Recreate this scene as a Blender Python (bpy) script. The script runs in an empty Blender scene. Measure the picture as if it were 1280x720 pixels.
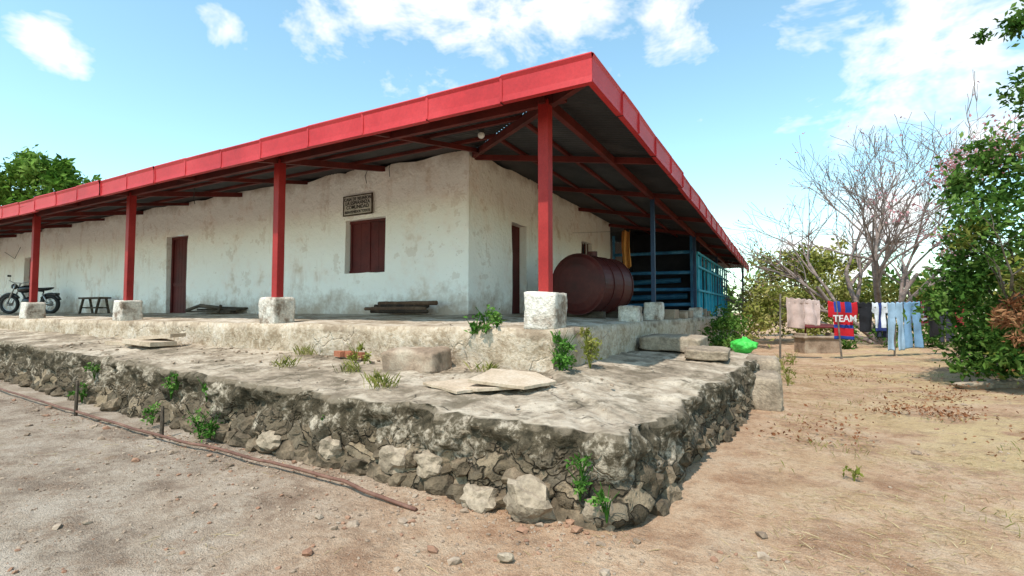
import bpy, math, random
from mathutils import Vector, noise, Matrix, Euler
random.seed(7)
R=random.random
def U(a,b): return a+(b-a)*random.random()
def N3(x,y,z=0.0): return noise.noise(Vector((x,y,z)))
def fbm(x,y,z=0.0,o=4): return noise.fractal(Vector((x,y,z)),1.0,2.0,o)
scene=bpy.context.scene
# ---------------------------------------------------------------- materials
def nt_new(name):
    m=bpy.data.materials.new(name); m.use_nodes=True
    t=m.node_tree; b=t.nodes['Principled BSDF']; return m,t,b
def nd(t,typ,**k):
    n=t.nodes.new(typ)
    for a,v in k.items(): setattr(n,a,v)
    return n
def ramp(t,fac,cols,lo=.3,hi=.7):
    r=nd(t,'ShaderNodeValToRGB'); e=r.color_ramp.elements
    n=len(cols)
    while len(e)<n: e.new(.5)
    for i,c in enumerate(cols):
        e[i].position=lo+(hi-lo)*i/max(1,n-1); e[i].color=(*c,1)
    t.links.new(fac,r.inputs[0]); return r.outputs[0]
def noi(t,vec,scale,detail=8,rough=.6,dist=0.0):
    n=nd(t,'ShaderNodeTexNoise'); n.inputs['Scale'].default_value=scale; n.inputs['Detail'].default_value=min(detail,4)
    n.inputs['Roughness'].default_value=rough; n.inputs['Distortion'].default_value=dist
    t.links.new(vec,n.inputs['Vector']); return n.outputs['Fac']
def mapv(t,s=(1,1,1),loc=(0,0,0)):
    c=nd(t,'ShaderNodeTexCoord'); m=nd(t,'ShaderNodeMapping'); m.inputs['Scale'].default_value=s; m.inputs['Location'].default_value=loc
    t.links.new(c.outputs['Object'],m.inputs[0]); return m.outputs[0]
def mix(t,f,a,b,mode='MIX'):
    n=nd(t,'ShaderNodeMix',data_type='RGBA',blend_type=mode)
    for s,v in((0,f),(6,a),(7,b)):
        if isinstance(v,(int,float)): n.inputs[s].default_value=v
        elif isinstance(v,tuple): n.inputs[s].default_value=(*v,1)
        else: t.links.new(v,n.inputs[s])
    return n.outputs[2]
def mth(t,op,a,b=None,c=None,clamp=False):
    n=nd(t,'ShaderNodeMath',operation=op,use_clamp=clamp)
    for i,v in enumerate((a,b,c)):
        if v is None: continue
        if isinstance(v,(int,float)): n.inputs[i].default_value=v
        else: t.links.new(v,n.inputs[i])
    return n.outputs[0]
def bump(t,b,h,strength=.4,dist=.02):
    n=nd(t,'ShaderNodeBump'); n.inputs['Strength'].default_value=strength; n.inputs['Distance'].default_value=dist
    t.links.new(h,n.inputs['Height']); t.links.new(n.outputs[0],b.inputs['Normal'])
def M(name,cols,scale=3,rough=.9,bs=.4,bd=.02,metal=0,s=(1,1,1),lo=.3,hi=.7,fine=40,finestr=.25,dist=0.0,spec=.3):
    m,t,b=nt_new(name); v=mapv(t,s)
    a=noi(t,v,scale,4,.65,dist); f=noi(t,v,fine,2,.7)
    c=ramp(t,a,cols,lo,hi)
    c=mix(t,finestr,c,ramp(t,f,[(0.15,.15,.15),(1,1,1)],.35,.65),'MULTIPLY')
    t.links.new(c,b.inputs['Base Color']); b.inputs['Roughness'].default_value=rough; b.inputs['Metallic'].default_value=metal; b.inputs['Specular IOR Level'].default_value=spec
    h=mth(t,'ADD',mth(t,'MULTIPLY',a,1.5),mth(t,'MULTIPLY',f,.6))
    bump(t,b,h,bs,bd); return m
def zcoord(t):
    c=nd(t,'ShaderNodeNewGeometry'); s=nd(t,'ShaderNodeSeparateXYZ'); t.links.new(c.outputs['Position'],s.inputs[0]); return s
def mrange(t,v,a,b,c=0,d=1):
    n=nd(t,'ShaderNodeMapRange'); n.inputs[1].default_value=a;n.inputs[2].default_value=b;n.inputs[3].default_value=c;n.inputs[4].default_value=d
    t.links.new(v,n.inputs[0]); return n.outputs[0]
def wallmat():
    m,t,b=nt_new('whitewash_plaster'); v=mapv(t); s=zcoord(t)
    base=ramp(t,noi(t,v,1.1,8,.7),[(.72,.61,.52),(.93,.87,.82),(.95,.92,.88)],.28,.48)
    st=noi(t,mapv(t,(2.2,2.2,.6)),1.1,7,.72)
    base=mix(t,mrange(t,st,.56,.76,0,.5),base,(.60,.47,.38))
    n=noi(t,v,2.3,7,.7)
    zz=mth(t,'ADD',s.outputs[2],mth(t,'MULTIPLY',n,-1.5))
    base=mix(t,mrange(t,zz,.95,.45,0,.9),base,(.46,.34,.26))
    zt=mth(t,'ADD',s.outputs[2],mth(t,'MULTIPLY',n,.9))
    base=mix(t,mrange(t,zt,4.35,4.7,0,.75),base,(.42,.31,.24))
    patch=noi(t,mapv(t,(1,1,1),(5,2,8)),1.5,9,.78)
    base=mix(t,mrange(t,patch,.60,.62,0,.35),base,(.62,.51,.43))
    sp=noi(t,v,13,6,.8)
    base=mix(t,mrange(t,sp,.65,.71,0,.6),base,(.30,.22,.17))
    t.links.new(base,b.inputs['Base Color']); b.inputs['Roughness'].default_value=.95; b.inputs['Specular IOR Level'].default_value=.15
    bump(t,b,mth(t,'ADD',mth(t,'MULTIPLY',n,1.4),mth(t,'ADD',mth(t,'MULTIPLY',sp,.4),mth(t,'MULTIPLY',patch,1.5))),.6,.05); return m
def groundmat():
    m,t,b=nt_new('dry_earth'); v=mapv(t); s=zcoord(t)
    big=noi(t,v,.35,4,.6); med=noi(t,v,1.6,9,.76); fin=noi(t,v,26,6,.75); gr=noi(t,v,120,2,.8)
    warm=ramp(t,med,[(.36,.20,.115),(.52,.325,.20),(.60,.42,.28)],.36,.62)
    grey=ramp(t,med,[(.23,.17,.125),(.39,.305,.23),(.49,.40,.315)],.36,.62)
    xf=mth(t,'ADD',mth(t,'ADD',s.outputs[0],mth(t,'MULTIPLY',s.outputs[1],.35)),mth(t,'MULTIPLY',big,4))
    c=mix(t,mrange(t,xf,-.8,2.0),grey,warm)
    straw=noi(t,mapv(t,(1,1,1),(3,7,1)),.8,7,.8)
    sx=mrange(t,s.outputs[0],2.0,4.0)
    c=mix(t,mth(t,'MULTIPLY',mrange(t,straw,.46,.58,0,.75),sx),c,(.60,.45,.23))
    pat=noi(t,mapv(t,(1,1,1),(13,2,1)),3.2,9,.85)
    c=mix(t,mrange(t,pat,.54,.66,0,.5),c,(.26,.16,.10))
    c=mix(t,mrange(t,fin,.51,.70,0,.5),c,(.20,.13,.085))
    c=mix(t,mrange(t,gr,.55,.72,0,.6),c,(.68,.58,.47))
    c=mix(t,mrange(t,gr,.45,.3,0,.55),c,(.14,.09,.06))
    t.links.new(c,b.inputs['Base Color']); b.inputs['Roughness'].default_value=1; b.inputs['Specular IOR Level'].default_value=.1
    h=mth(t,'ADD',mth(t,'MULTIPLY',fin,.9),mth(t,'ADD',mth(t,'MULTIPLY',pat,.5),mth(t,'MULTIPLY',gr,.45)))
    bump(t,b,h,.9,.045); return m
def crustmat(name,light,mid,dark,moss,lowz=None,facemid=None,darkt=(.30,.55),stones=False):
    m,t,b=nt_new(name); v=mapv(t)
    a=noi(t,v,1.3,9,.78); f=noi(t,v,18,7,.75)
    c=ramp(t,a,[dark,mid,light],.38,.60)
    mo=noi(t,mapv(t,(1,1,1),(9,3,4)),2.6,9,.8)
    c=mix(t,mrange(t,mo,.50,.61,0,.7),c,moss)
    c=mix(t,mrange(t,f,.54,.7,0,.6),c,dark)
    crk=nd(t,'ShaderNodeTexVoronoi',feature='DISTANCE_TO_EDGE'); crk.inputs['Scale'].default_value=.8
    wv=nd(t,'ShaderNodeVectorMath',operation='ADD'); t.links.new(v,wv.inputs[0])
    nn=nd(t,'ShaderNodeTexNoise'); nn.inputs['Scale'].default_value=3; nn.inputs['Detail'].default_value=3; t.links.new(v,nn.inputs['Vector'])
    sc=nd(t,'ShaderNodeVectorMath',operation='SCALE'); sc.inputs['Scale'].default_value=.5; t.links.new(nn.outputs['Color'],sc.inputs[0]); t.links.new(sc.outputs[0],wv.inputs[1])
    t.links.new(wv.outputs[0],crk.inputs['Vector'])
    ck=mth(t,'MULTIPLY',mrange(t,crk.outputs['Distance'],.0,.010,1,0),mrange(t,mo,.42,.55,0,1))
    c=mix(t,mth(t,'MULTIPLY',ck,.7),c,(.07,.055,.04))
    h=mth(t,'ADD',mth(t,'ADD',a,mth(t,'MULTIPLY',f,.6)),mth(t,'MULTIPLY',ck,-.4))
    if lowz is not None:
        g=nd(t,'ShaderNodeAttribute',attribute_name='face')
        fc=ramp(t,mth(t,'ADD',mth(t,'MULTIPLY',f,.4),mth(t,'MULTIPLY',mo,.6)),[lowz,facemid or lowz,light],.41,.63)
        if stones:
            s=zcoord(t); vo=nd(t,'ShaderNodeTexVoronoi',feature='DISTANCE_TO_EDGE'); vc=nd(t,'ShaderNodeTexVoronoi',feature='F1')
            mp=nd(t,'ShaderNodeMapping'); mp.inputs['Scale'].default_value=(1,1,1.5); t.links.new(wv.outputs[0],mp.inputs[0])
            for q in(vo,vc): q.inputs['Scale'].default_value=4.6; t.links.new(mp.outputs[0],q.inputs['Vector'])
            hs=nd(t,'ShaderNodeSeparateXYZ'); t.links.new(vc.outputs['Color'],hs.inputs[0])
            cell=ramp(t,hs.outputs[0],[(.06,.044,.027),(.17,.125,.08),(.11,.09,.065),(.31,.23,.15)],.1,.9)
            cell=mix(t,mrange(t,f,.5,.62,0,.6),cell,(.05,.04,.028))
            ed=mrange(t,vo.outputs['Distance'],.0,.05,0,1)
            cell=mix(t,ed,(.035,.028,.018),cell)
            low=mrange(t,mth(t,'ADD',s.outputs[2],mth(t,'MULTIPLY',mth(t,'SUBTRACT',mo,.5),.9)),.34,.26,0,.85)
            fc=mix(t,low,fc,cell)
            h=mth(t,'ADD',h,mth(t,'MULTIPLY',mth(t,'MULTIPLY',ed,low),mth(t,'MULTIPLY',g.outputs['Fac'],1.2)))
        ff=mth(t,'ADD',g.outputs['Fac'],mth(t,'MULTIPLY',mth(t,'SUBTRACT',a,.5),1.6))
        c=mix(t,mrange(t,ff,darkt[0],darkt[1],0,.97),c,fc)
    t.links.new(c,b.inputs['Base Color']); b.inputs['Roughness'].default_value=.95; b.inputs['Specular IOR Level'].default_value=.15
    bump(t,b,h,.85,.045); return m
def leafmat(name,cols,trans=.22):
    m,t,b=nt_new(name); a=nd(t,'ShaderNodeAttribute',attribute_name='rv')
    c=ramp(t,a.outputs['Fac'],cols,.05,.95); t.nodes.remove(b)
    d=nd(t,'ShaderNodeBsdfDiffuse'); t.links.new(c,d.inputs[0])
    tr=nd(t,'ShaderNodeBsdfTranslucent'); t.links.new(c,tr.inputs[0]); mx=nd(t,'ShaderNodeMixShader'); mx.inputs[0].default_value=trans
    t.links.new(d.outputs[0],mx.inputs[1]); t.links.new(tr.outputs[0],mx.inputs[2]); t.links.new(mx.outputs[0],t.nodes['Material Output'].inputs[0]); return m
mWall=wallmat(); mGround=groundmat()
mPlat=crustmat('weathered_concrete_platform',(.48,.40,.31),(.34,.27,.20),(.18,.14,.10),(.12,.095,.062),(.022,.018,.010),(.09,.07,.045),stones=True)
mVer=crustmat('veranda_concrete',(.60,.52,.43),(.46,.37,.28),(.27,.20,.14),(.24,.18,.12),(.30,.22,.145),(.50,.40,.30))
mRock=M('rubble_stone',[(.05,.038,.024),(.15,.11,.07),(.30,.22,.145)],2.5,.95,.8,.04,fine=25,finestr=.45)
mRockL=M('pale_stone',[(.20,.15,.105),(.36,.28,.20),(.50,.40,.30)],2.2,.95,.7,.03,fine=25,finestr=.4)
mRock2=M('field_stone',[(.18,.125,.085),(.34,.245,.175),(.46,.37,.28)],3,.95,.6,.02)
mBlk=M('base_block_cement',[(.26,.19,.14),(.58,.50,.42),(.74,.68,.60)],3.5,.95,.8,.03,lo=.36,hi=.56,fine=30,finestr=.4)
mRed=M('red_painted_steel',[(.22,.014,.012),(.34,.022,.02),(.40,.035,.03)],1.5,.55,.12,.01,fine=60,finestr=.25,spec=.25)
mRedF=M('red_sheet_fascia',[(.36,.018,.022),(.49,.026,.030),(.56,.042,.046)],.8,.5,.15,.01,fine=30,finestr=.15,spec=.3)
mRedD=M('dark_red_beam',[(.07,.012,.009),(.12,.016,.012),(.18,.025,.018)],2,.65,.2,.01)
mMaroon=M('maroon_door_paint',[(.06,.009,.009),(.10,.012,.011),(.13,.018,.015)],2,.6,.2,.01)
mTank=M('maroon_tank_paint',[(.045,.009,.008),(.075,.011,.010),(.11,.022,.016)],2,.5,.15,.01)
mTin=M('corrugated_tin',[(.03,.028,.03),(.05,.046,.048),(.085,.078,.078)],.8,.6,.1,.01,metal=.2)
mBlue=M('turquoise_paint',[(.01,.18,.28),(.02,.30,.42),(.04,.40,.52)],2,.5,.1,.01)
mNavy=M('dark_blue_paint',[(.01,.025,.06),(.015,.04,.09),(.03,.06,.12)],2,.5,.1,.01)
mRail=M('blue_rail_paint',[(.02,.09,.2),(.03,.16,.32),(.10,.28,.45)],2,.5,.1,.01)
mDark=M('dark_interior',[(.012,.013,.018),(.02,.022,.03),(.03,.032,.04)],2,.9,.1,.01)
mWood=M('grey_dark_wood',[(.045,.03,.02),(.09,.065,.045),(.15,.11,.08)],3,.85,.5,.02,s=(1,5,5))
mBark=M('bark',[(.09,.07,.055),(.17,.14,.11),(.26,.22,.18)],5,.95,.6,.02)
mBarkL=M('pale_bark',[(.17,.12,.10),(.26,.195,.17),(.35,.28,.24)],5,.95,.5,.02)
mPipe=M('rusty_pipe',[(.10,.045,.03),(.17,.08,.055),(.24,.13,.09)],4,.7,.3,.01)
mBlack=M('black_rubber',[(.012,.012,.012),(.02,.02,.02),(.035,.035,.035)],4,.6,.2,.005)
mBlackP,_t,_b=nt_new('black_gloss_paint'); _b.inputs['Base Color'].default_value=(.012,.012,.014,1); _b.inputs['Roughness'].default_value=.25
mChr,_t,_b=nt_new('worn_steel'); _b.inputs['Base Color'].default_value=(.45,.45,.46,1); _b.inputs['Metallic'].default_value=.9; _b.inputs['Roughness'].default_value=.35
mWhite=M('off_white_paint',[(.40,.37,.32),(.55,.52,.46),(.66,.63,.58)],6,.6,.1,.01)
mInk=M('sign_ink',[(.03,.03,.03),(.05,.05,.05)],5,.8,0,.001)
def cloth(n,c,c2=None):
    c2=c2 or tuple(x*.75 for x in c); return M(n,[c2,c],6,.95,.3,.01,fine=90,finestr=.12)
# ---------------------------------------------------------------- mesh builder
class MB:
    def __init__(s): s.v=[];s.f=[];s.m=[];s.a=[]
    def add(s,vs,fs,mi=0,a=0.0):
        o=len(s.v); s.v+=[tuple(p) for p in vs]; s.f+=[tuple(i+o for i in f) for f in fs]; s.m+=[mi]*len(fs); s.a+=[a]*len(vs) if isinstance(a,(int,float)) else list(a)
    def box(s,c,d,rot=(0,0,0),mi=0,j=0):
        M_=Euler(rot).to_matrix(); c=Vector(c); vs=[]
        for x in(-1,1):
            for y in(-1,1):
                for z in(-1,1): vs.append(c+M_@Vector((x*d[0]/2+U(-j,j),y*d[1]/2+U(-j,j),z*d[2]/2+U(-j,j))))
        s.add(vs,[(0,1,3,2),(4,6,7,5),(0,4,5,1),(2,3,7,6),(0,2,6,4),(1,5,7,3)],mi)
    def beam(s,p,q,w,h,mi=0):
        p=Vector(p);q=Vector(q);d=(q-p);L=d.length;d.normalize()
        up=Vector((0,0,1)); sd=d.cross(up)
        if sd.length<.01: sd=Vector((1,0,0))
        sd.normalize(); up=sd.cross(d)
        vs=[]
        for e in(p,q):
            for a,b in((-1,-1),(1,-1),(1,1),(-1,1)): vs.append(e+sd*a*w/2+up*b*h/2)
        s.add(vs,[(0,3,2,1),(4,5,6,7),(0,1,5,4),(1,2,6,5),(2,3,7,6),(3,0,4,7)],mi)
    def tube(s,pts,rs,n=8,mi=0,cap=True,a=0.0):
        pts=[Vector(p) for p in pts]; vs=[];fs=[]
        if isinstance(rs,(int,float)): rs=[rs]*len(pts)
        ref=None
        for i,p in enumerate(pts):
            d=(pts[min(i+1,len(pts)-1)]-pts[max(i-1,0)]).normalized()
            if ref is None: ref=d.orthogonal().normalized()
            x=(ref-d*ref.dot(d)); 
            if x.length<1e-4: x=d.orthogonal()
            x.normalize(); ref=x; y=d.cross(x)
            for k in range(n):
                t=2*math.pi*k/n; vs.append(p+(x*math.cos(t)+y*math.sin(t))*rs[i])
        for i in range(len(pts)-1):
            for k in range(n):
                k2=(k+1)%n; fs.append((i*n+k,i*n+k2,(i+1)*n+k2,(i+1)*n+k))
        if cap: fs.append(tuple(range(n))[::-1]); fs.append(tuple((len(pts)-1)*n+k for k in range(n)))
        s.add(vs,fs,mi,a)
    def obj(s,name,mats,smooth=False,parent=None,bevel=0,attr=None):
        me=bpy.data.meshes.new(name); me.from_pydata(s.v,[],s.f); 
        for m in(mats if isinstance(mats,(list,tuple)) else [mats]): me.materials.append(m)
        me.polygons.foreach_set('material_index',s.m)
        if smooth: me.polygons.foreach_set('use_smooth',[True]*len(s.f))
        if attr:
            at=me.attributes.new(attr,'FLOAT','POINT'); at.data.foreach_set('value',s.a)
        me.update(); o=bpy.data.objects.new(name,me); scene.collection.objects.link(o)
        if parent: o.parent=parent
        if bevel:
            b=o.modifiers.new('b','BEVEL'); b.width=bevel; b.segments=2; b.limit_method='ANGLE'
        return o
def empty(name,loc=(0,0,0)):
    e=bpy.data.objects.new(name,None); e.empty_display_size=.2; scene.collection.objects.link(e); e.location=loc; return e
import bmesh
def ico(sub):
    bm=bmesh.new(); bmesh.ops.create_icosphere(bm,subdivisions=sub,radius=1); v=[x.co.copy() for x in bm.verts]; f=[tuple(y.index for y in x.verts) for x in bm.faces]; bm.free(); return v,f
ICO={i:ico(i) for i in(1,2,3,4)}
def cubegrid(n):
    bm=bmesh.new(); bmesh.ops.create_cube(bm,size=2); bmesh.ops.subdivide_edges(bm,edges=bm.edges[:],cuts=n,use_grid_fill=True); v=[x.co.copy() for x in bm.verts]; f=[tuple(y.index for y in x.verts) for x in bm.faces]; bm.free(); return v,f
CUBE=cubegrid(9)
def block(mb,c,s,rot=(0,0,0),mi=0,amp=.03,rnd=.12):
    v,f=CUBE; sd=U(0,99); E=Euler(rot).to_matrix(); c=Vector(c); out=[]; ms=min(s)
    for p in v:
        q=Vector((p.x*s[0],p.y*s[1],p.z*s[2])); k=sorted((abs(p.x),abs(p.y),abs(p.z)))
        e=max(0,k[1]-.7)/.3
        e2=max(0,k[0]-.7)/.3
        chip=(.5+.8*abs(N3(q.x*9+sd,q.y*9,q.z*9)))
        q-=Vector((p.x,p.y,p.z))*ms*rnd*(e**3*.55+e2**3*.6)*chip
        q+=Vector((N3(q.x*4+sd,q.y*4,q.z*4),N3(q.x*4,q.y*4+sd,q.z*4),N3(q.x*4,q.y*4,q.z*4+sd)))*amp+Vector((N3(q.x*16+sd,q.y*16,q.z*16),N3(q.x*16,q.y*16+sd,q.z*16),N3(q.x*16,q.y*16,q.z*16+sd)))*amp*.35
        out.append(c+E@q)
    mb.add(out,f,mi)
def rock(mb,c,r,sub=2,mi=0,amp=.35,rz=None,blocky=.5,tilt=.3):
    v,f=ICO[sub]; sd=U(0,99); rot=Euler((U(-tilt,tilt),U(-tilt,tilt),U(0,6.28) if rz is None else rz)).to_matrix(); c=Vector(c); out=[]
    for p in v:
        q=p.copy()
        m=max(abs(q.x),abs(q.y),abs(q.z)); q=q.lerp(q/m*.85,blocky)
        q*=1+amp*N3(p.x*1.3+sd,p.y*1.3,p.z*1.3)+amp*.4*N3(p.x*4+sd,p.y*4,p.z*4)
        out.append(c+rot@Vector((q.x*r[0],q.y*r[1],q.z*r[2])))
    mb.add(out,f,mi)
def lerp(a,b,t): return a+(b-a)*t
def pl(pts,x):
    for (x0,y0),(x1,y1) in zip(pts,pts[1:]):
        if x<=x1 or (x1,y1)==pts[-1]:
            t=(x-x0)/(x1-x0); return y0+(y1-y0)*max(0,min(1,t))
# ---------------------------------------------------------------- ground
def gh(x,y):
    h=.05*fbm(x*.25,y*.25,3)+.015*fbm(x*1.5,y*1.5,1)
    h+=.010*N3(x*5,y*5,2)
    if x>3.2: h+=.03*(min(x,7)-3.2)
    return h-.01
def axis(lo,hi,st,far):
    a=[lo+i*st for i in range(int((hi-lo)/st)+1)]; g=st; p=a[-1]; q=a[0]; L=[];H=[]
    while p<far: g*=1.25; p+=g; H.append(p)
    g=st
    while q>-far: g*=1.25; q-=g; L.append(q)
    return L[::-1]+a+H
xs=axis(-8,7,.07,260); ys=axis(-5,8,.07,260)
mb=MB(); W_=len(xs)
vs=[(x,y,gh(x,y)) for y in ys for x in xs]
fs=[(j*W_+i,j*W_+i+1,(j+1)*W_+i+1,(j+1)*W_+i) for j in range(len(ys)-1) for i in range(W_-1)]
mb.add(vs,fs); mb.obj('ground',mGround,smooth=True)
# ---------------------------------------------------------------- strips (platform / veranda)
def strip(path,rows,trows,namp,crust,seed,jag=.03):
    mb=MB(); vs=[];at=[]; n=rows+trows+1
    for (ex,ey,ez,ix,iy,iz,nx,ny) in path:
        top=ez+jag*N3(ex*2.1+seed,ey*2.1)+.5*jag*N3(ex*7,ey*7+seed)
        ins=jag*1.2*N3(ex*3+seed,ey*3,4)+(jag*.9*N3(ex*11,ey*11,4))
        for r in range(rows+1):
            t=r/rows; z=lerp(-.25,top,t)
            d=namp*fbm(ex*2.2+seed,ey*2.2,z*4,5)+namp*.9*N3(ex*8,ey*8,z*9)+namp*.5*N3(ex*19,ey*19,z*21)
            if z>top-crust*(1+1.2*N3(ex*4+seed,ey*4)): d+=.028
            if r==rows: d-=.02
            d+=ins+.10*(1-t)*(crust<.2)
            vs.append((ex+nx*d,ey+ny*d,z)); at.append(1.0 if r<rows-1 else .5)
        for r in range(1,trows+1):
            t=r/trows; tt=t**1.0; x=lerp(ex,ix,tt);y=lerp(ey,iy,tt)
            z=lerp(top,iz,tt)+(namp*.4*fbm(x*1.6+seed,y*1.6,0,5)+namp*.18*N3(x*9,y*9)+namp*.12*N3(x*3,y*22))*(1-.6*(t==1))
            if r==1: z=lerp(z,top,.5)
            vs.append((x,y,z)); at.append(0.0)
    fs=[(i*n+j,(i+1)*n+j,(i+1)*n+j+1,i*n+j+1) for i in range(len(path)-1) for j in range(n-1)]
    mb.add(vs,fs,0,at); return mb
edge=[(-26,-.5),(-11.3,-1.2),(-6,-1.6),(-2.5,-1.85),(1.40,-1.97)]
def ptop(x,y): return lerp(pl([(-26,.85),(-11.3,.71),(1.5,.53)],x),pl([(-26,.95),(-17,.9),(.1,.65)],x),max(0,min(1,(y-pl(edge,x))/(-.15-pl(edge,x)))))
path=[]
x=-26
while x<1.38:
    y=pl(edge,x); ez=pl([(-26,.85),(-11.3,.71),(1.5,.53)],x); iz=pl([(-26,.95),(-17,.9),(.1,.65)],x)
    path.append((x,y,ez,min(x,.05),-.15,iz,0,-1)); x+=.04 if x>-7 else .1
for k in range(7):
    a=k/6*math.pi/2; path.append((1.38+.08*math.sin(a),-1.89-.08*math.cos(a),.53,.05,-.15,.65,math.sin(a),-math.cos(a)))
y=-1.85
while y<6.6:
    ex=pl([(-2,1.46),(2.2,1.80),(3.4,1.9),(6.6,1.75)],y); ez=pl([(-2,.53),(2.3,.58),(4.5,.55),(6.6,.35)],y)
    path.append((ex,y,ez,.1,max(y,-.13),.68 if y<4.5 else .6,1,0)); y+=.04
platform=empty('stone_platform')
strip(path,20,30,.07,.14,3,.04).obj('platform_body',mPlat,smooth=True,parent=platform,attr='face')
mb=MB()
x=-12
while x<1.4:
    y=pl(edge,x)
    for row,(z,sz) in enumerate(((.02,.12),(.16,.085))):
        if x<-3.5 and (row>0 or R()<.5): continue
        if row==1 and R()<.45: continue
        w=U(.6,1.45)*sz
        rock(mb,(x+U(-.06,.06),y-.045+.035*row+U(-.015,.02),z+U(-.04,.04)),(w,.10+U(0,.03),sz*U(.6,.95)),2,0,.5,U(-.25,.25),.45)
    x+=U(.16,.32)
y=-1.8
while y<3.2:
    ex=pl([(-2,1.46),(2.2,1.80),(3.4,1.9)],y)
    for row,(z,sz) in enumerate(((.02,.11),(.16,.08))):
        if R()<.45: continue
        rock(mb,(ex+.04-.03*row,y,z+U(-.03,.03)),(.11,U(.6,1.2)*sz,sz*U(.6,.9)),2,0,.45,U(-.25,.25),.55)
    y+=U(.18,.34)
o=mb.obj('rubble_stones',mRock,smooth=False,parent=platform)
mb=MB()
rock(mb,(.86,-2.10,.08),(.17,.11,.14),3,0,.5,.1,.45,.15); rock(mb,(.48,-2.08,.03),(.13,.09,.085),3,0,.5,.2,.4,.15)
rock(mb,(1.30,-2.03,.07),(.10,.09,.11),3,0,.35,.3,.5,.15); rock(mb,(-.35,-1.97,.15),(.12,.1,.10),3,0,.45,.1,.5,.2);rock(mb,(-1.1,-1.95,.14),(.11,.09,.085),3,0,.45,.1,.5,.2)
rock(mb,(-.02,-1.98,.16),(.13,.08,.09),3,0,.45,.1,.5,.2);rock(mb,(-1.9,-1.95,.10),(.13,.09,.08),3,0,.45,.1,.5,.2)
mb.obj('corner_stones',mRockL,smooth=False,parent=platform)
path=[]; x=-26
while x<.17:
    path.append((x,-.2,1.105,min(x,-2.4),2.45,1.235,0,-1)); x+=.05 if x>-7 else .12
for k in range(5):
    a=k/4*math.pi/2; path.append((.16+.04*math.sin(a),-.16-.04*math.cos(a),1.105,-2.4,2.45,1.235,math.sin(a),-math.cos(a)))
y=-.1
while y<13.2:
    path.append((.2,y,1.105,-2.75,max(y,2.45),1.235,1,0)); y+=.06
path.append((.2,13.2,1.105,-2.75,13.2,1.235,1,0)); path.append((.15,13.22,1.1,-2.75,13.22,1.2,0,1)); path.append((-2,13.22,1.1,-2.75,13.22,1.2,0,1))
house=empty('whitewashed_house')
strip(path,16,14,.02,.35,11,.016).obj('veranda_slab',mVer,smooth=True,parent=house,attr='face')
# ---------------------------------------------------------------- walls with openings
def wall_grid(org,dirv,length,z0,ztop,openings,nrm,thick=.35,step=.2):
    mb=MB(); us=sorted(set([0,length]+[o[0] for o in openings]+[o[1] for o in openings]+[i*step for i in range(int(length/step)+1)]))
    zs=sorted(set([z0,1.25]+[o[2] for o in openings]+[o[3] for o in openings]+[z0+.3*i for i in range(1,11)]))
    org=Vector(org); d=Vector(dirv); n=Vector(nrm)
    ops=lambda u,z:any(o[0]-1e-4<u<o[1]+1e-4 and o[2]-1e-4<z<o[3]+1e-4 for o in openings)
    def P(u,z,top=False):
        on=any((abs(u-o[0])<1e-4 or abs(u-o[1])<1e-4 or abs(z-o[2])<1e-4 or abs(z-o[3])<1e-4) and ops(u,z) for o in openings)
        w=.04*fbm(u*.7,z*.7,org.x,3)*min(1,u/.6)
        j=.018*N3(u*7,z*7) 
        zz=z
        if top: zz=ztop-.06+.10*N3(u*1.3,3)+.08*N3(u*5,9)
        q=org+d*(u+(j if on else 0))+n*w; return (q.x,q.y,zz+(j if on else 0))
    n_u=len(us); zz=zs+[ztop]
    vs=[P(u,z,z==ztop) for z in zz for u in us]; fs=[]
    for j in range(len(zz)-1):
        for i in range(n_u-1):
            cu=(us[i]+us[i+1])/2; cz=(zz[j]+zz[j+1])/2
            if any(o[0]<cu<o[1] and o[2]<cz<o[3] for o in openings): continue
            fs.append((j*n_u+i,j*n_u+i+1,(j+1)*n_u+i+1,(j+1)*n_u+i))
    mb.add(vs,fs)
    for (a,b,c,e) in openings:
        dd=n*-thick
        for (p,q) in (((a,c),(a,e)),((a,e),(b,e)),((b,e),(b,c)),((b,c),(a,c))):
            A=Vector(P(*p));B=Vector(P(*q)); mb.add([A,B,B+dd,A+dd],[(0,1,2,3)])
    dd=n*-thick
    for i in range(n_u-1):
        A=Vector(P(us[i],ztop,True));B=Vector(P(us[i+1],ztop,True)); mb.add([A,B,B+dd,A+dd],[(0,1,2,3)])
    return mb
WX=-2.56; WY=2.29
Fop=[(11.33-2.56,12.35-2.56,1.1,3.28),(4.51-2.56,5.60-2.56,2.05,3.14),(20.9-2.56,21.9-2.56,1.1,3.2)]
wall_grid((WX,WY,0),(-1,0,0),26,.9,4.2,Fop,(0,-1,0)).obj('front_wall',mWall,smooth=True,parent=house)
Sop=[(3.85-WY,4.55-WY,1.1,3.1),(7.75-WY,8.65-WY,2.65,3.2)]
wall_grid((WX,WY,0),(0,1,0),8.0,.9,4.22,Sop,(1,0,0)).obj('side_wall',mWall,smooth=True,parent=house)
mb=MB(); mb.box((-12,10.4,2.6),(18.5,.2,3.0)); mb.box((-24.5,6,2.6),(.2,8,3)); 
mb.obj('rear_walls',mWall,parent=house)
def planks(mb,u0,u1,z0,z1,put,n,th=.03):
    w=(u1-u0)/n
    for i in range(n): put(mb,u0+w*(i+.5),w-.005,z0,z1,th+U(-.002,.002))
def putF(mb,u,w,z0,z1,th): mb.box((WX-u,WY+.16,(z0+z1)/2),(w,th,z1-z0))
def putS(mb,u,w,z0,z1,th): mb.box((WX-.2,WY+u,(z0+z1)/2),(th,w,z1-z0))
mb=MB()
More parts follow.
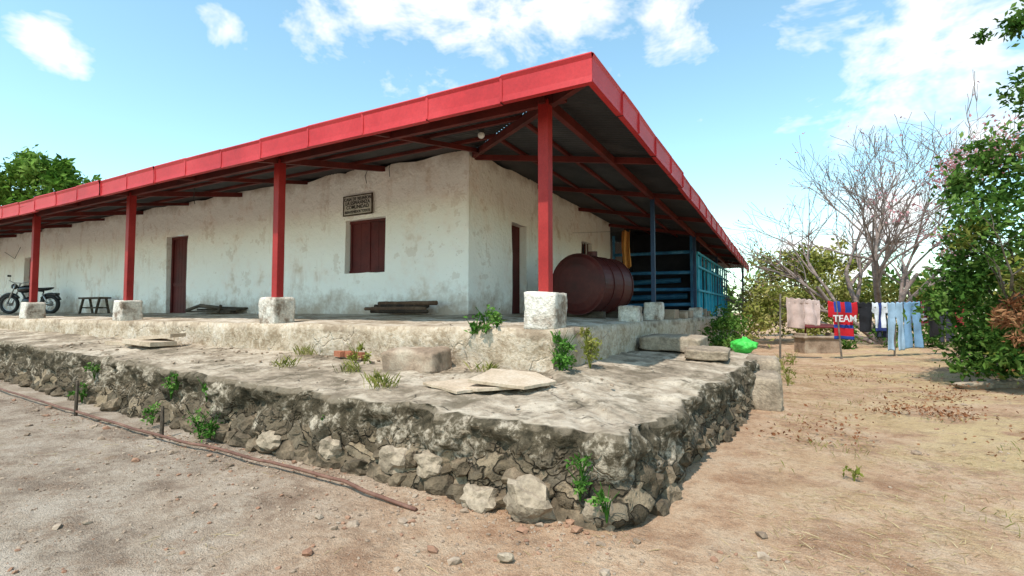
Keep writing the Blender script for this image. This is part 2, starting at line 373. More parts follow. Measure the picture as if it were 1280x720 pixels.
u0,u1,z0,z1=Fop[0]; planks(mb,u0+.12,u1-.04,z0,z1-.06,putF,6); mb.box((WX-(u0+u1)/2,WY+.14,z1-.03),(u1-u0,.06,.07)); mb.box((WX-u0-.05,WY+.14,2.2),(.07,.07,2.1)); mb.box((WX-u1+.05,WY+.14,2.2),(.07,.07,2.1))
mb.box((WX-(u0+u1)/2,WY+.135,2.0),(u1-u0-.2,.02,.09))
u0,u1,z0,z1=Fop[2]; planks(mb,u0,u1,z0,z1,putF,6)
u0,u1,z0,z1=Sop[0]; planks(mb,u0,u1,z0,z1,putS,4)
mb.obj('doors',mMaroon,parent=house,bevel=.003)
mb=MB(); u0,u1,z0,z1=Fop[1]
planks(mb,u0+.06,u1-.06,z0+.03,z1-.05,putF,4)
for uu in(u0+.04,u1-.04,(u0+u1)/2): mb.box((WX-uu,WY+.14,(z0+z1)/2),(.05,.03,z1-z0))
for zz in(z0+.03,z1-.03): mb.box((WX-(u0+u1)/2,WY+.137,zz),(u1-u0,.035,.06))
mb.obj('window_shutter',mMaroon,parent=house,bevel=.003)
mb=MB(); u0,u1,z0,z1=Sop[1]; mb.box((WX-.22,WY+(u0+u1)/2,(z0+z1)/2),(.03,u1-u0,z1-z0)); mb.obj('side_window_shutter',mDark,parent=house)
mb=MB()
for i in range(4): mb.box((WX-.1,WY+u0+.1+i*.23,(z0+z1)/2),(.02,.025,z1-z0))
mb.obj('side_window_bars',mRedD,parent=house)
# ---------------------------------------------------------------- roof
SF,SR=.2,.185
def rz(x,y): return 3.61+min(SF*(y+.6),SR*(.77-x),.2*(20.3-y),.2*(x+30))-.018*max(y-1,0)
mb=MB(); wl=.09
def sheet(horizontal,a0,a1,outer,inner):
    n=int((a1-a0)/wl*4); vs=[];fs=[]; RW=8
    for i in range(n+1):
        a=a0+(a1-a0)*i/n; w=.011*math.sin(2*math.pi*(a-a0)/wl); o=outer; e=inner(a)
        for j in range(RW):
            b=lerp(o,e,j/(RW-1)); x,y=(a,b) if horizontal else (b,a); vs.append((x,y,rz(x,y)+w))
    fs=[(i*RW+j,(i+1)*RW+j,(i+1)*RW+j+1,i*RW+j+1) for i in range(n) for j in range(RW-1)]
    mb.add(vs,fs)
sheet(True,-30,.77,-.6,lambda x:min(-.6+(.77-x)*SR/SF,-.6+(x+30),9.85))
sheet(False,-.6,20.3,.77,lambda y:max(.77-(y+.6)*SF/SR,.77-(20.3-y)*.2/SR,-30+10))
sheet(True,-30,.77,20.3,lambda x:max(20.3-(.77-x)*SR/.2,20.3-(x+30),9.85))
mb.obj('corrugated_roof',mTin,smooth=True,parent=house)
mb=MB()
def fascia(p,q,nrm):
    p=Vector(p);q=Vector(q);L=(q-p).length;d=(q-p).normalized();n=Vector(nrm); s=0
    while s<L:
        e=min(L,s+U(.93,1.0)); off=U(-.010,.010); dz=U(-.010,.010); k=U(-.014,.014)
        A=p+d*s+n*off; B=p+d*(e-.012)+n*(off+k)
        t=Vector((0,0,.105+dz)); bt=Vector((0,0,-.175+dz))
        prof=[(n*-.20+Vector((0,0,.075+dz))),(n*.018+t),(n*.03+t*.85),(n*.012+Vector((0,0,.05))),(n*.008+Vector((0,0,-.11))),(n*.014+bt),(n*-.05+bt)]
        vs=[A+v for v in prof]+[B+v for v in prof]; m=len(prof)
        mb.add(vs,[(i,i+1,m+i+1,m+i) for i in range(m-1)])
        mb.beam(B+n*.016+Vector((0,0,-.17)),B+n*.016+Vector((0,0,.08)),.026,.008)
        s=e
fascia((.77,-.6,3.62),(-30,-.6,3.62),(0,-1,0))
zs_=3.62-.018*19.3
fascia((.77,-.6,3.62),(.77,1,3.62),(1,0,0)); fascia((.77,1,3.62),(.77,20.3,zs_),(1,0,0))
f=mb.obj('roof_fascia',mRedF,parent=house); so=f.modifiers.new('s','SOLIDIFY'); so.thickness=.003
mb=MB()
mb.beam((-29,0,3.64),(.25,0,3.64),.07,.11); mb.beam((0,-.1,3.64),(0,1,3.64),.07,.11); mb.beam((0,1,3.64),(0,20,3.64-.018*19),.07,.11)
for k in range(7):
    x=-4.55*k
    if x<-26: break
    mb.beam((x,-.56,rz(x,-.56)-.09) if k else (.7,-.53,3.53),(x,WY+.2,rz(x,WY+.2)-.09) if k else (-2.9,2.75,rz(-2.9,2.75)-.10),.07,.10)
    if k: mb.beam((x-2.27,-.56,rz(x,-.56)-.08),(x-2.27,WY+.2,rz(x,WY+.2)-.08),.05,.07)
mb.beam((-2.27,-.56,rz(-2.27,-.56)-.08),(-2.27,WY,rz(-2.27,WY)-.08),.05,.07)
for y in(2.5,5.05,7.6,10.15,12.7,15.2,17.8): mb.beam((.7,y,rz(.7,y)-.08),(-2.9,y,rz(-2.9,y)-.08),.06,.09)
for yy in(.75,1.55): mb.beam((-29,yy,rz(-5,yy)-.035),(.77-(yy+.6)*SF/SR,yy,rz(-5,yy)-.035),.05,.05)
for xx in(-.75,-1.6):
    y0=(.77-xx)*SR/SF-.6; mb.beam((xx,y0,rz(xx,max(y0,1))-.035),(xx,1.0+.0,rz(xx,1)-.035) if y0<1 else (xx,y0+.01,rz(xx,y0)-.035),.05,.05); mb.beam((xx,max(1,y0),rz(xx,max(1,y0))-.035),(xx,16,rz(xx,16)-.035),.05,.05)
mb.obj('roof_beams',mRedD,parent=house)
mbc=MB(); mbb=MB()
def base(x,y,s=.37,z0=1.08,h=.42): block(mbb,(x,y,z0+h/2),(s/2,s/2,h/2),(0,0,U(-.03,.03)),0,.018,.10)
for k in range(6):
    x=-4.55*k; base(x,0); mbc.box((x,0,2.56),(.125,.125,2.16))
mbc.obj('red_columns',mRed,parent=house,bevel=.008)
mbn=MB()
for y in(5.05,10.15,15.2): base(0,y,.34,1.08,.38 if y<6 else .3); mbn.box((0,y,2.5),(.075,.075,2.2))
mbn.box((.55,19.9,1.7),(.07,.07,3.4))
mbn.obj('side_columns',mNavy,parent=house)
base(-.05,3.55,.34,1.08,.3)
mbb.obj('column_bases',mBlk,smooth=True,parent=house)
mb=MB()
for i,(x,y,s,h) in enumerate(((0,6.6,.3,.22),(.02,7.6,.34,.16),(0,8.6,.3,.2),(-.05,11.5,.34,.25),(-.05,12.2,.34,.18))): mb.box((x,y,1.1+h/2),(s,s*1.2,h),(0,0,U(-.1,.1)),0,.015)
mb.obj('cement_blocks',mRock2,parent=house,bevel=.01)
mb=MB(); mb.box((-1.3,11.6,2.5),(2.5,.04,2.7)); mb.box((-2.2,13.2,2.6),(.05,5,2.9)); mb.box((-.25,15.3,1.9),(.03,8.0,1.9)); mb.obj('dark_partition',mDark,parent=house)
mb=MB()
for z in(1.45,1.95,2.45,3.05): mb.tube([(-2.5,10.4+U(-.05,.05),z),(0,10.4,z+U(-.04,.04))],.05,8)
for x in(-2.45,-.12): mb.box((x,10.33,2.4),(.07,.05,2.5))
mb.tube([(-2.2,11.3,1.7),(-.4,11.3,1.75)],.09,10); mb.tube([(-2.2,11.3,2.2),(-.6,11.3,2.25)],.08,10)
mb.obj('blue_partition_rails',mRail,parent=house)
mb=MB()
for y in [10.6+i*.72 for i in range(12)]: mb.box((0,y,2.0),(.05,.05,2.0))
for z in(1.2,1.9,2.6,3.0): mb.box((.03,14.8,z),(.04,8.7,.06))
for i in range(6): mb.box((-.03,11.2+i*1.4,1.55+.0),(.02,1.1,.6))
mb.box((-.04,10.95,2.0),(.03,.7,1.9)); mb.box((-.04,13.6,2.1),(.03,.8,1.7))
mb.obj('turquoise_side_panel',mBlue,parent=house)
mb=MB(); mb.box((-1.4,16.6,.45),(2.7,13,1.1)); mb.obj('rear_foundation',mVer,parent=house)
# ---------------------------------------------------------------- tank
tank=empty('steel_drum_tank'); mb=MB()
c=Vector((-1.17,3.9,1.80)); ax=Vector((math.sin(math.radians(8)),math.cos(math.radians(8)),0)); n=40
prof=[(-.06,.0),(-.055,.2),(-.04,.38),(-.01,.52),(.02,.575),(.02,.59),(.05,.59),(.05,.575),(.42,.575),(.42,.588),(.45,.588),(.45,.575),(.85,.575),(.85,.588),(.88,.588),(.88,.575),(1.27,.575),(1.27,.59),(1.3,.59),(1.3,.575),(1.33,.5),(1.36,.0)]
sx=ax.cross(Vector((0,0,1))); vs=[]
for (l,r) in prof:
    for k in range(n):
        a=2*math.pi*k/n; vs.append(c+ax*l+(sx*math.cos(a)+Vector((0,0,1))*math.sin(a))*max(r,.001))
fs=[(i*n+k,i*n+(k+1)%n,(i+1)*n+(k+1)%n,(i+1)*n+k) for i in range(len(prof)-1) for k in range(n)]
mb.add(vs,fs); mb.tube([c+ax*.65+Vector((0,0,.55)),c+ax*.65+Vector((0,0,.68))],.09,16)
mb.obj('tank_shell',mTank,smooth=False,parent=tank)
mb=MB()
for l in(.25,1.05): mb.box(c+ax*l+Vector((0,0,-.6)),(.9,.1,.16),(0,0,-math.radians(8)))
mb.obj('tank_cradle',mWood,parent=tank)
# ---------------------------------------------------------------- sign on wall
sign=empty('wall_sign'); mb=MB(); mb.box((-5.2,WY-.05,3.42),(.78,.02,.38)); mb.obj('board',mWhite,parent=sign)
mb=MB()
for z in(3.225,3.615): mb.box((-5.2,WY-.055,z),(.8,.03,.02))
for x in(-5.59,-4.81): mb.box((x,WY-.055,3.42),(.02,.03,.4))
mb.obj('frame',mWood,parent=sign)
for i,(tx,sz) in enumerate((('CASA DE REUNION',.085),('LA ESPERANZA',.10),('COMUNIDAD',.10),('BIENVENIDOS TODOS',.07))):
    cu=bpy.data.curves.new('lettering','FONT'); cu.body=tx; cu.size=sz; cu.align_x='CENTER'; cu.extrude=.001; cu.offset=.002
    o=bpy.data.objects.new('lettering',cu); o.location=(-5.2,WY-.064,3.52-.085*i); o.rotation_euler=(math.pi/2,0,0); cu.materials.append(mInk); scene.collection.objects.link(o); o.parent=sign
lamp=empty('ceiling_light_bulb'); mb=MB(); p=Vector((-1.48,1.0,3.93)); mb.tube([p,p-Vector((0,0,.06))],.045,14); mb.obj('socket',mInk,parent=lamp)
mb=MB(); v,f_=ICO[3]; mb.add([p-Vector((0,0,.11))+q*.05 for q in v],f_); mb.obj('bulb',M('bulb_glass',[(.75,.75,.72),(.8,.8,.78)],3,.2),smooth=True,parent=lamp)
mb=MB()
mb.tube([(-4.9,2.2,4.1),(-4.92,2.15,3.95),(-4.88,2.15,3.8)],.006,5); mb.tube([(-4.3,2.2,4.15),(-4.25,2.1,4.0),(-4.28,2.15,3.85)],.006,5)
mb.tube([(-8.0,.6,3.75),(-8.02,.6,3.55),(-7.97,.6,3.42)],.007,5); mb.tube([(-22,2.2,3.6),(-22.5,2.2,3.2),(-23.5,2.2,3.5)],.008,5)
mb.obj('electric_wire',mInk)
# ---------------------------------------------------------------- steps & stones
mb=MB(); block(mb,(2.0,2.72,.19),(.23,.42,.25),(.02,.0,.08),0,.03,.25); mb.obj('stone_step',mRockL,smooth=True)
mb=MB(); block(mb,(1.95,3.75,.33),(.24,.38,.25),(.02,.01,.04),0,.03,.25); mb.obj('stone_step.001',mRockL,smooth=True)
mb=MB(); block(mb,(1.32,2.62,.70),(.28,.42,.07),(.02,.04,.06),0,.02,.25); mb.obj('stone_step.002',mRockL,smooth=True)
mb=MB(); block(mb,(.72,3.35,.78),(.46,.50,.11),(.0,.02,.02),0,.025,.25); mb.obj('stone_step.003',mRockL,smooth=True)
mb=MB(); block(mb,(-1.36,-.52,.73),(.34,.22,.14),(.03,-.02,.06),0,.035,.3); mb.obj('square_boulder',mRock2,smooth=True)
def slab(mb,c,pts,th,tilt,rot):
    E=Euler((tilt[0],tilt[1],rot)).to_matrix(); c=Vector(c); n=len(pts); vs=[c+E@Vector((a,b,0)) for a,b in pts]+[c+E@Vector((a*1.0,b*1.0,th)) for a,b in pts]
    mb.add(vs,[tuple(range(n))[::-1],tuple(range(n,2*n))]+[(i,(i+1)%n,n+(i+1)%n,n+i) for i in range(n)])
mSlab=M('cement_slab_piece',[(.38,.28,.19),(.52,.40,.29),(.60,.49,.38)],2.5,.9,.3,.01)
def jpts(p): 
    o=[]
    for (a,b),(c_,d) in zip(p,p[1:]+p[:1]):
        for k in range(4): t=k/4; o.append((lerp(a,c_,t)+U(-.008,.008),lerp(b,d,t)+U(-.008,.008)))
    return o
mb=MB()
slab(mb,(-.12,-1.10,.615),jpts([(-.42,-.18),(.05,-.30),(.46,-.1),(.4,.2),(-.1,.28),(-.38,.1)]),.03,(.03,-.02),.25)
slab(mb,(.14,-1.02,.67),jpts([(-.38,-.16),(.1,-.27),(.40,-.04),(.22,.24),(-.2,.28)]),.03,(.13,.06),.5)
slab(mb,(-.30,-1.36,.61),jpts([(-.3,-.06),(.2,-.1),(.26,.06),(-.2,.12)]),.025,(.05,.05),-.2)
mb.obj('broken_slabs',mSlab,bevel=.003)
mb=MB()
slab(mb,(-6.6,-.75,.76),jpts([(-.4,-.18),(.3,-.25),(.42,.1),(-.1,.28)]),.07,(.02,.05),.2); slab(mb,(-6.5,-.65,.85),jpts([(-.3,-.15),(.25,-.16),(.3,.14),(-.25,.18)]),.06,(.0,-.08),.5); slab(mb,(-7.1,-.9,.74),jpts([(-.25,-.1),(.2,-.12),(.2,.1),(-.2,.12)]),.06,(.0,.05),.5)
mb.obj('stacked_slabs',mSlab,bevel=.003)
mb=MB()
for i in range(260):
    x=U(-9,1.2); y=U(pl(edge,x)+.12,-.3) if R()<.6 else -.32-abs(random.gauss(0,.12)); z=ptop(x,y)
    r=.006+.03*R()**2.5; rock(mb,(x,y,z+r*.3),(r,r*U(.7,1),r*.6),1)
for (x,y) in ((-2.6,-.35),(-2.75,-.38),(-2.4,-.4)): mb.box((x,y,.74),(.16,.09,.07),(0,0,U(-.5,.5)),1,.008)
mb.obj('loose_platform_stones',[mRock2,M('brick_bits',[(.3,.1,.05),(.42,.16,.09)],4)],smooth=False)
mb=MB(); plw=lambda x:pl(edge,x)
def inplat(x,y): return (x<1.6 and y>plw(min(x,1.4))-.05) or (x<2.0 and y>-2 and x<1.95 and y<6.6)
c_=0
while c_<5200:
    q=R()
    if q<.4: x=U(-9,1.6); y=plw(min(x,1.4))-abs(random.gauss(0,.35))-.1
    elif q<.65: x=U(-3,4.5); y=U(-4.2,-1.8)
    else: x=U(-8,7); y=U(-4.6,8)
    if inplat(x,y): continue
    c_+=1; r=.004+.014*R()**3 if R()<.98 else U(.022,.045); rock(mb,(x,y,gh(x,y)+r*.25),(r,r*U(.6,1),r*.55),1,0 if R()<.75 else 1,.5)
mb.obj('gravel',[mRock2,M('reddish_gravel',[(.26,.13,.08),(.38,.22,.14)],4)],smooth=False)
mb=MB(); rock(mb,(1.02,-2.68,.02),(.045,.03,.025),2); mb.obj('small_stone',mRockL)
mb=MB(); rock(mb,(4.9,5.7,.09),(.26,.16,.07),3,0,.3,.3,.5,.1); rock(mb,(5.4,6.1,.10),(.2,.14,.08),3,0,.3,.3,.5,.1)
mb.obj('edging_stones',mRockL,smooth=True)
mb=MB(); pp=[(-16,-1.5,.12),(-12,-1.72,.08),(-9,-1.87,.06),(-6,-2.07,.05),(-3.6,-2.22,.05),(-1.8,-2.24,.05),(-.6,-2.27,.045),(.25,-2.36,.0)]
fine=[]
for a,b in zip(pp,pp[1:]):
    for k in range(8):
        t=k/8; q=Vector(a).lerp(Vector(b),t); q.y+=.015*N3(q.x*1.5,0); q.z+=.0+gh(q.x,q.y)*.8; fine.append(q)
mb.tube(fine,.014,8); mb.obj('rusty_water_pipe',mPipe,smooth=True)
for i,(x,y,h) in enumerate(((-5.5,-2.1,.42),(-3.4,-2.15,.30))):
    mb=MB(); mb.tube([(x,y,-.1),(x+.01,y,h*.5),(x-.01,y+.01,h)],[.022,.02,.014],6); mb.obj('wooden_stake',mWood)
# ---------------------------------------------------------------- logs, bench
mb=MB()
for i in range(9):
    L_=U(.8,1.35); y=2.0+U(-.2,.12); z=1.28+.05*(i%4); x0=-4.6+U(0,.35); yd=U(-.1,.1); pts=[(x0+L_*k/6,y+yd*k/6+.03*N3(k,i),z+.03*N3(k*2,i+5)) for k in range(7)]; mb.tube(pts,[.035*(1+.5*N3(k*1.7,i*3)) for k in range(7)],7,i%2)
mb.obj('firewood_pile',[M('charred_wood',[(.02,.014,.01),(.05,.03,.02),(.11,.07,.045)],4,.9,.6,.03),M('brown_wood',[(.08,.04,.025),(.14,.075,.045),(.2,.12,.08)],4,.9,.6,.03)],smooth=False)
mb=MB()
for i in range(3): mb.box((-9.7+U(-.1,.1),2.0+.1*i,1.27+.05*i),(1.7,.14,.045),(0,U(-.03,.03),U(-.05,.05)))
mb.tube([(-10.6,1.9,1.3),(-10.0,1.9,1.42),(-9.3,1.95,1.36)],.04,7); mb.tube([(-9.2,1.85,1.25),(-9.1,1.85,1.42)],.03,7)
mb.obj('timber_planks',mWood)
bench=empty('wooden_bench'); mb=MB(); mb.box((-15.4,1.9,1.66),(1.3,.3,.05)); mb.obj('seat',mWood,parent=bench,bevel=.006)
mb=MB()
for x in(-15.9,-14.9):
    for s in(-1,1): mb.beam((x,1.9+.16*s,1.2),(x,1.9+.08*s,1.64),.05,.05)
    mb.beam((x,1.76,1.38),(x,2.04,1.38),.035,.035)
mb.beam((-15.9,1.9,1.38),(-14.9,1.9,1.38),.03,.05); mb.obj('legs',mWood,parent=bench)
# ---------------------------------------------------------------- motorcycle
moto=empty('parked_motorcycle'); moto.location=(-18.5,1.45,1.19); moto.rotation_euler=(0,0,math.radians(29+180))
def mo(mb,n,mat,smooth=False,bevel=0): o=mb.obj(n,mat,smooth,None,bevel); o.parent=moto; return o
def torus(mb,c,Rr,r,n=32,m=10):
    vs=[(c[0]+(Rr+r*math.cos(b))*math.cos(a),c[1]+r*math.sin(b)*1.0,c[2]+(Rr+r*math.cos(b))*math.sin(a)) for a in[2*math.pi*i/n for i in range(n)] for b in[2*math.pi*j/m for j in range(m)]]
    mb.add(vs,[(i*m+j,((i+1)%n)*m+j,((i+1)%n)*m+(j+1)%m,i*m+(j+1)%m) for i in range(n) for j in range(m)])
mb=MB(); torus(mb,(.65,0,.3),.255,.048); torus(mb,(-.62,0,.3),.25,.055); mo(mb,'tyres',mBlack,True)
mb=MB()
for cx in(.65,-.62):
    torus(mb,(cx,0,.3),.2,.014,32,6); mb.tube([(cx,-.07,.3),(cx,.07,.3)],.045,12)
    for k in range(10):
        a=k*math.pi/5; mb.tube([(cx,0,.3),(cx+.2*math.cos(a),0,.3+.2*math.sin(a))],.005,4)
for s in(-.08,.08): mb.tube([(.65,s,.3),(.47,s,.78),(.42,s,.95)],.02,8); mb.tube([(-.62,s,.3),(-.45,s,.62)],.022,8)
mb.tube([(.36,-.34,1.03),(.42,-.12,.97),(.42,.12,.97),(.36,.34,1.03)],.013,8)
mb.tube([(.1,.1,.3),(-.1,.13,.22),(-.55,.13,.3),(-.8,.13,.36)],[.02,.022,.035,.035],8)
mb.tube([(.36,.3,1.03),(.34,.33,1.15)],.006,5); mb.tube([(.36,-.3,1.03),(.34,-.33,1.15)],.006,5)
mo(mb,'chrome_parts',mChr,True)
mb=MB(); v,f_=ICO[3]
mb.add([(.16+q.x*.25,q.y*.13,.78+q.z*.12-.03*q.x) for q in v],f_)
mb.add([(-.32+q.x*.4,q.y*.13,.77+q.z*.055+.06*q.x*q.x) for q in v],f_)
mb.add([(.52+q.x*.08,q.y*.09,.86+q.z*.09) for q in v],f_)
mb.add([(.05+q.x*.2,q.y*.13,.38+q.z*.16) for q in v],f_)
for cx,a0,a1 in((.65,.3,2.5),(-.62,.6,2.7)):
    mb.tube([(cx+.33*math.cos(lerp(a0,a1,k/8)),0,.3+.33*math.sin(lerp(a0,a1,k/8))) for k in range(9)],.045,8)
mb.tube([(.4,0,.85),(.2,0,.55),(.1,0,.25),(-.3,0,.3),(-.4,0,.7),(.35,0,.8)],.025,8)
mb.box((.34,.36,1.17),(.02,.1,.06)); mb.box((.34,-.36,1.17),(.02,.1,.06)); mb.box((-.82,0,.62),(.05,.14,.08))
mb.tube([(-.05,.1,.28),(-.12,.28,.0)],.012,6)
mo(mb,'bodywork',mBlackP,True)
# ---------------------------------------------------------------- foliage
def leaves(mb,clumps,size,spread=.3,asp=.45,up=.4,sub=None):
    for (cx,cy,cz,rx,ry,rz_,n) in clumps:
        k=sub or max(3,n//60); subs=[]
        for i in range(k):
            d=Vector((random.gauss(0,1),random.gauss(0,1),random.gauss(0,1))).normalized()*(R()**.45)
            subs.append((Vector((cx+d.x*rx,cy+d.y*ry,cz+d.z*rz_)),R(),U(.5,1.2)))
        rm=(rx+ry+rz_)/3*spread
        for i in range(n):
            c,rv,s=random.choice(subs)
            p=c+Vector((random.gauss(0,rm*s),random.gauss(0,rm*s),random.gauss(0,rm*s*.75)))
            if p.z<.02: p.z=.02+R()*.05
            nrm=Vector((random.gauss(0,1),random.gauss(0,1),random.gauss(0,1)+up)).normalized()
            t=nrm.orthogonal().normalized(); t.rotate(Matrix.Rotation(U(0,6.28),3,nrm)); b=nrm.cross(t); L=size*U(.6,1.3); w=L*asp
            val=max(0,min(1,.55*rv+.45*R()))
            mb.add([p,p+t*L*.45+b*w*.5+nrm*L*.06,p+t*L,p+t*L*.45-b*w*.5+nrm*L*.06],[(0,1,2,3)],0,val)
def branch(mb,p,d,L,r,depth,maxd,tips,spreadang=.6,droop=0.0,n=5,kids=(2,4),rat=.72,rr=.7,rmin=0):
    pts=[p];rs=[r];q=p.copy();dd=d.copy(); K=5
    for i in range(K):
        dd=(dd+Vector((random.gauss(0,.12),random.gauss(0,.12),random.gauss(0,.10)-droop))).normalized(); q=q+dd*L/K; pts.append(q.copy()); rs.append(max(rmin,r*(1-.45*(i+1)/K)))
    mb.tube(pts,rs,n if depth<3 else 3,cap=False)
    if depth>=maxd: tips.append(q.copy()); return
    for i in range(random.randint(*kids)):
        j=random.randint(2,K); nd_=(dd+Vector((random.gauss(0,spreadang),random.gauss(0,spreadang),random.gauss(0,spreadang*.7)+.12))).normalized()
        branch(mb,pts[j].copy(),nd_,L*rat*U(.8,1.15),rs[j]*rr,depth+1,maxd,tips,spreadang,droop,n,kids,rat,rr,rmin)
gDeep=leafmat('leaf_green',[(.02,.05,.01),(.05,.11,.02),(.10,.18,.035),(.18,.26,.07)])
gYel=leafmat('leaf_yellow_green',[(.10,.12,.02),(.19,.21,.04),(.29,.28,.08),(.37,.32,.12)])
gDry=leafmat('leaf_dry_brown',[(.12,.05,.02),(.24,.10,.05),(.36,.2,.1)])
gPink=leafmat('blossom_pink',[(.35,.14,.15),(.5,.23,.25),(.62,.36,.36)])
gWeed=leafmat('weed_green',[(.02,.06,.01),(.05,.13,.02),(.10,.22,.04),(.2,.3,.08)])
gStraw=leafmat('dry_straw',[(.30,.21,.10),(.46,.35,.18),(.60,.49,.29)],.1)
t1=empty('leafy_tree'); mb=MB(); tips=[]
random.seed(21)
for (dx,dy,dz,L,r) in((.3,-.1,1,1.9,.09),(-.25,.2,1,1.7,.07),(.7,.1,.9,2.0,.08)):
    branch(mb,Vector((5.75,6.1,.0)),Vector((dx,dy,dz)).normalized(),L,r,0,3,tips,.5)
mb.obj('trunk_and_limbs',mBark,True,t1)
mb=MB(); cl=[(5.25,6.5,2.7,.55,.6,.7,1500),(5.0,6.4,1.7,.5,.6,.7,1700),(5.5,6.3,1.0,.7,.5,.6,1500),(6.2,6.3,2.2,.8,.8,1.1,1800),(6.0,6.8,3.6,.7,.6,.6,1100),(5.5,6.6,4.1,.55,.5,.5,700),(6.4,6.9,4.9,.6,.6,.6,900),(5.9,6.3,5.0,.35,.35,.3,250),(5.0,6.6,3.5,.4,.4,.4,420),(5.2,6.2,.5,.5,.4,.35,800),(5.4,5.2,.9,.4,.3,.5,600)]
for p in tips: cl.append((p.x,p.y,p.z,.22,.22,.2,24))
leaves(mb,cl,.12); mb.obj('foliage',gDeep,False,t1,attr='rv')
mb=MB(); leaves(mb,[(5.25,5.1,1.2,.2,.2,.22,260),(5.4,5.0,.8,.2,.2,.2,160),(5.9,5.5,1.4,.3,.3,.3,220)],.13,.4,.3,-.5); mb.obj('dried_leaves',gDry,False,t1,attr='rv')
mb=MB(); leaves(mb,[(6.1,5.9,1.9,.5,.4,.35,420),(5.8,5.7,.5,.5,.4,.3,420),(5.6,5.7,1.8,.35,.3,.3,320),(5.1,6.0,2.6,.3,.3,.3,160)],.12,.4,.4); mb.obj('yellow_leaves',gYel,False,t1,attr='rv')
t2=empty('overhanging_tree'); mb=MB(); tips=[]; random.seed(5)
mb.tube([(8.9,6.2,0),(8.8,6.25,1.6),(8.6,6.2,3.0),(7.8,6.3,5.2),(6.9,6.4,6.3),(6.2,6.6,6.6)],[.16,.13,.10,.06,.035,.012],7,cap=False)
mb.tube([(7.8,6.3,5.2),(7.0,6.5,5.6),(6.5,6.7,5.45)],[.05,.03,.01],6,cap=False)
for (a,b,c_) in((6.9,6.4,6.3),(7.3,6.35,5.8),(7.0,6.5,5.6)):
    for k in range(5): mb.tube([(a,b,c_),(a+U(-.3,.1),b+U(-.3,.3),c_+U(-.1,.3)),(a+U(-.7,0),b+U(-.4,.4),c_+U(-.2,.4))],[.014,.009,.004],4,cap=False)
mb.obj('trunk_and_limbs',mBark,True,t2); mb=MB()
leaves(mb,[(6.4,6.4,6.2,.55,.4,.35,620),(5.8,6.6,6.15,.4,.3,.25,300),(6.2,6.3,5.6,.3,.3,.2,160),(7.4,6.4,6.2,.6,.5,.4,400),(7.0,6.6,5.6,.35,.4,.2,180),(8.3,6.4,5.4,.9,.8,.8,500)],.12,.35); mb.obj('foliage',gDeep,False,t2,attr='rv')
t3=empty('pink_blossom_tree'); mb=MB(); tips=[]; random.seed(9)
branch(mb,Vector((7.0,8.6,0)),Vector((-.1,0,1)),2.3,.1,0,4,tips,.55)
mb.obj('trunk_and_limbs',mBarkL,True,t3); mb=MB()
leaves(mb,[(6.1,8.3,4.6,.55,.5,.35,800),(5.5,8.5,4.2,.4,.4,.3,360),(6.8,8.6,4.5,.7,.6,.4,600)]+[(p.x,p.y,p.z,.3,.3,.2,12) for p in tips],.09,.4); mb.obj('blossoms',gPink,False,t3,attr='rv')
t4=empty('bare_tree'); mb=MB(); tips=[]; random.seed(14)
bp=Vector((5.3,17.4,0))
for (dx,dy,dz,L,r) in((-.75,-.2,.8,3.1,.12),(-.35,.1,1,3.0,.13),(.0,0,1,3.1,.13),(.35,.1,1,2.9,.12),(.7,.2,.9,2.8,.11),(-1.1,-.2,.5,3.0,.10),(-.2,-.2,1,2.7,.10)):
    branch(mb,bp,Vector((dx,dy,dz)).normalized(),L,r,0,5,tips,.42,.0,5,(3,3),.75,.82,.008)
mb.obj('branches',mBarkL,True,t4)
mb=MB(); random.seed(3)
leaves(mb,[(p.x,p.y,p.z,.3,.3,.2,2) for p in tips[::4]],.10,.5,sub=1); mb.obj('sparse_leaves',gPink,False,t4,attr='rv')
t5=empty('green_shade_tree'); mb=MB(); tips=[]; random.seed(31)
branch(mb,Vector((-40,8.6,0)),Vector((0,0,1)),5,.35,0,3,tips,.5); mb.obj('trunk_and_limbs',mBark,True,t5)
mb=MB(); leaves(mb,[(-39.2,8.6,10.2,2.0,2.0,1.0,1500),(-40.8,8,11.0,1.2,1.2,.6,500),(-41.5,7.6,9.4,2.4,2.2,1.2,1300),(-37.4,9.4,9.0,1.7,1.7,.8,1000),(-36,9.9,8.4,1.3,1.3,.5,500),(-43.5,7,9.0,2.4,2.4,1.4,900),(-40,8.6,7.8,3.5,3,1.4,900)],.42,.22)
mb.obj('foliage',leafmat('leaf_bright_green',[(.03,.07,.01),(.08,.16,.02),(.16,.26,.05),(.24,.34,.08)]),False,t5,attr='rv')
def bush(name,cl,mat,size,**k):
    mb=MB(); leaves(mb,cl,size,**k); return mb.obj(name,mat,attr='rv')
random.seed(44)
bush('yellow_green_bush',[(1.8+i*.95+U(-.3,.3),19.5+U(-1.5,1.5)+i*.45,U(.8,2.0),1.2,.9,U(.8,1.2),800) for i in range(9)],gYel,.22)
bush('yellow_green_bush',[(1.6+i*.8,23+i*.4,3.0+U(-.3,.9),1.1,.9,1.0,700) for i in range(5)],gYel,.26)
bush('roadside_bush',[(1.2,14.6,1.0,.5,.9,.8,600),(1.7,16.8,1.6,.8,1,1.1,800),(1.5,19.5,2.0,.9,1,1.3,800),(3.1,17.6,.6,.8,.6,.5,500)],gYel,.19)
bush('green_bush',[(.85,8.6,.7,.35,.6,.5,500),(.75,10.2,.9,.35,.8,.6,500),(.8,12.2,1.0,.4,.8,.7,500)],gDeep,.12)
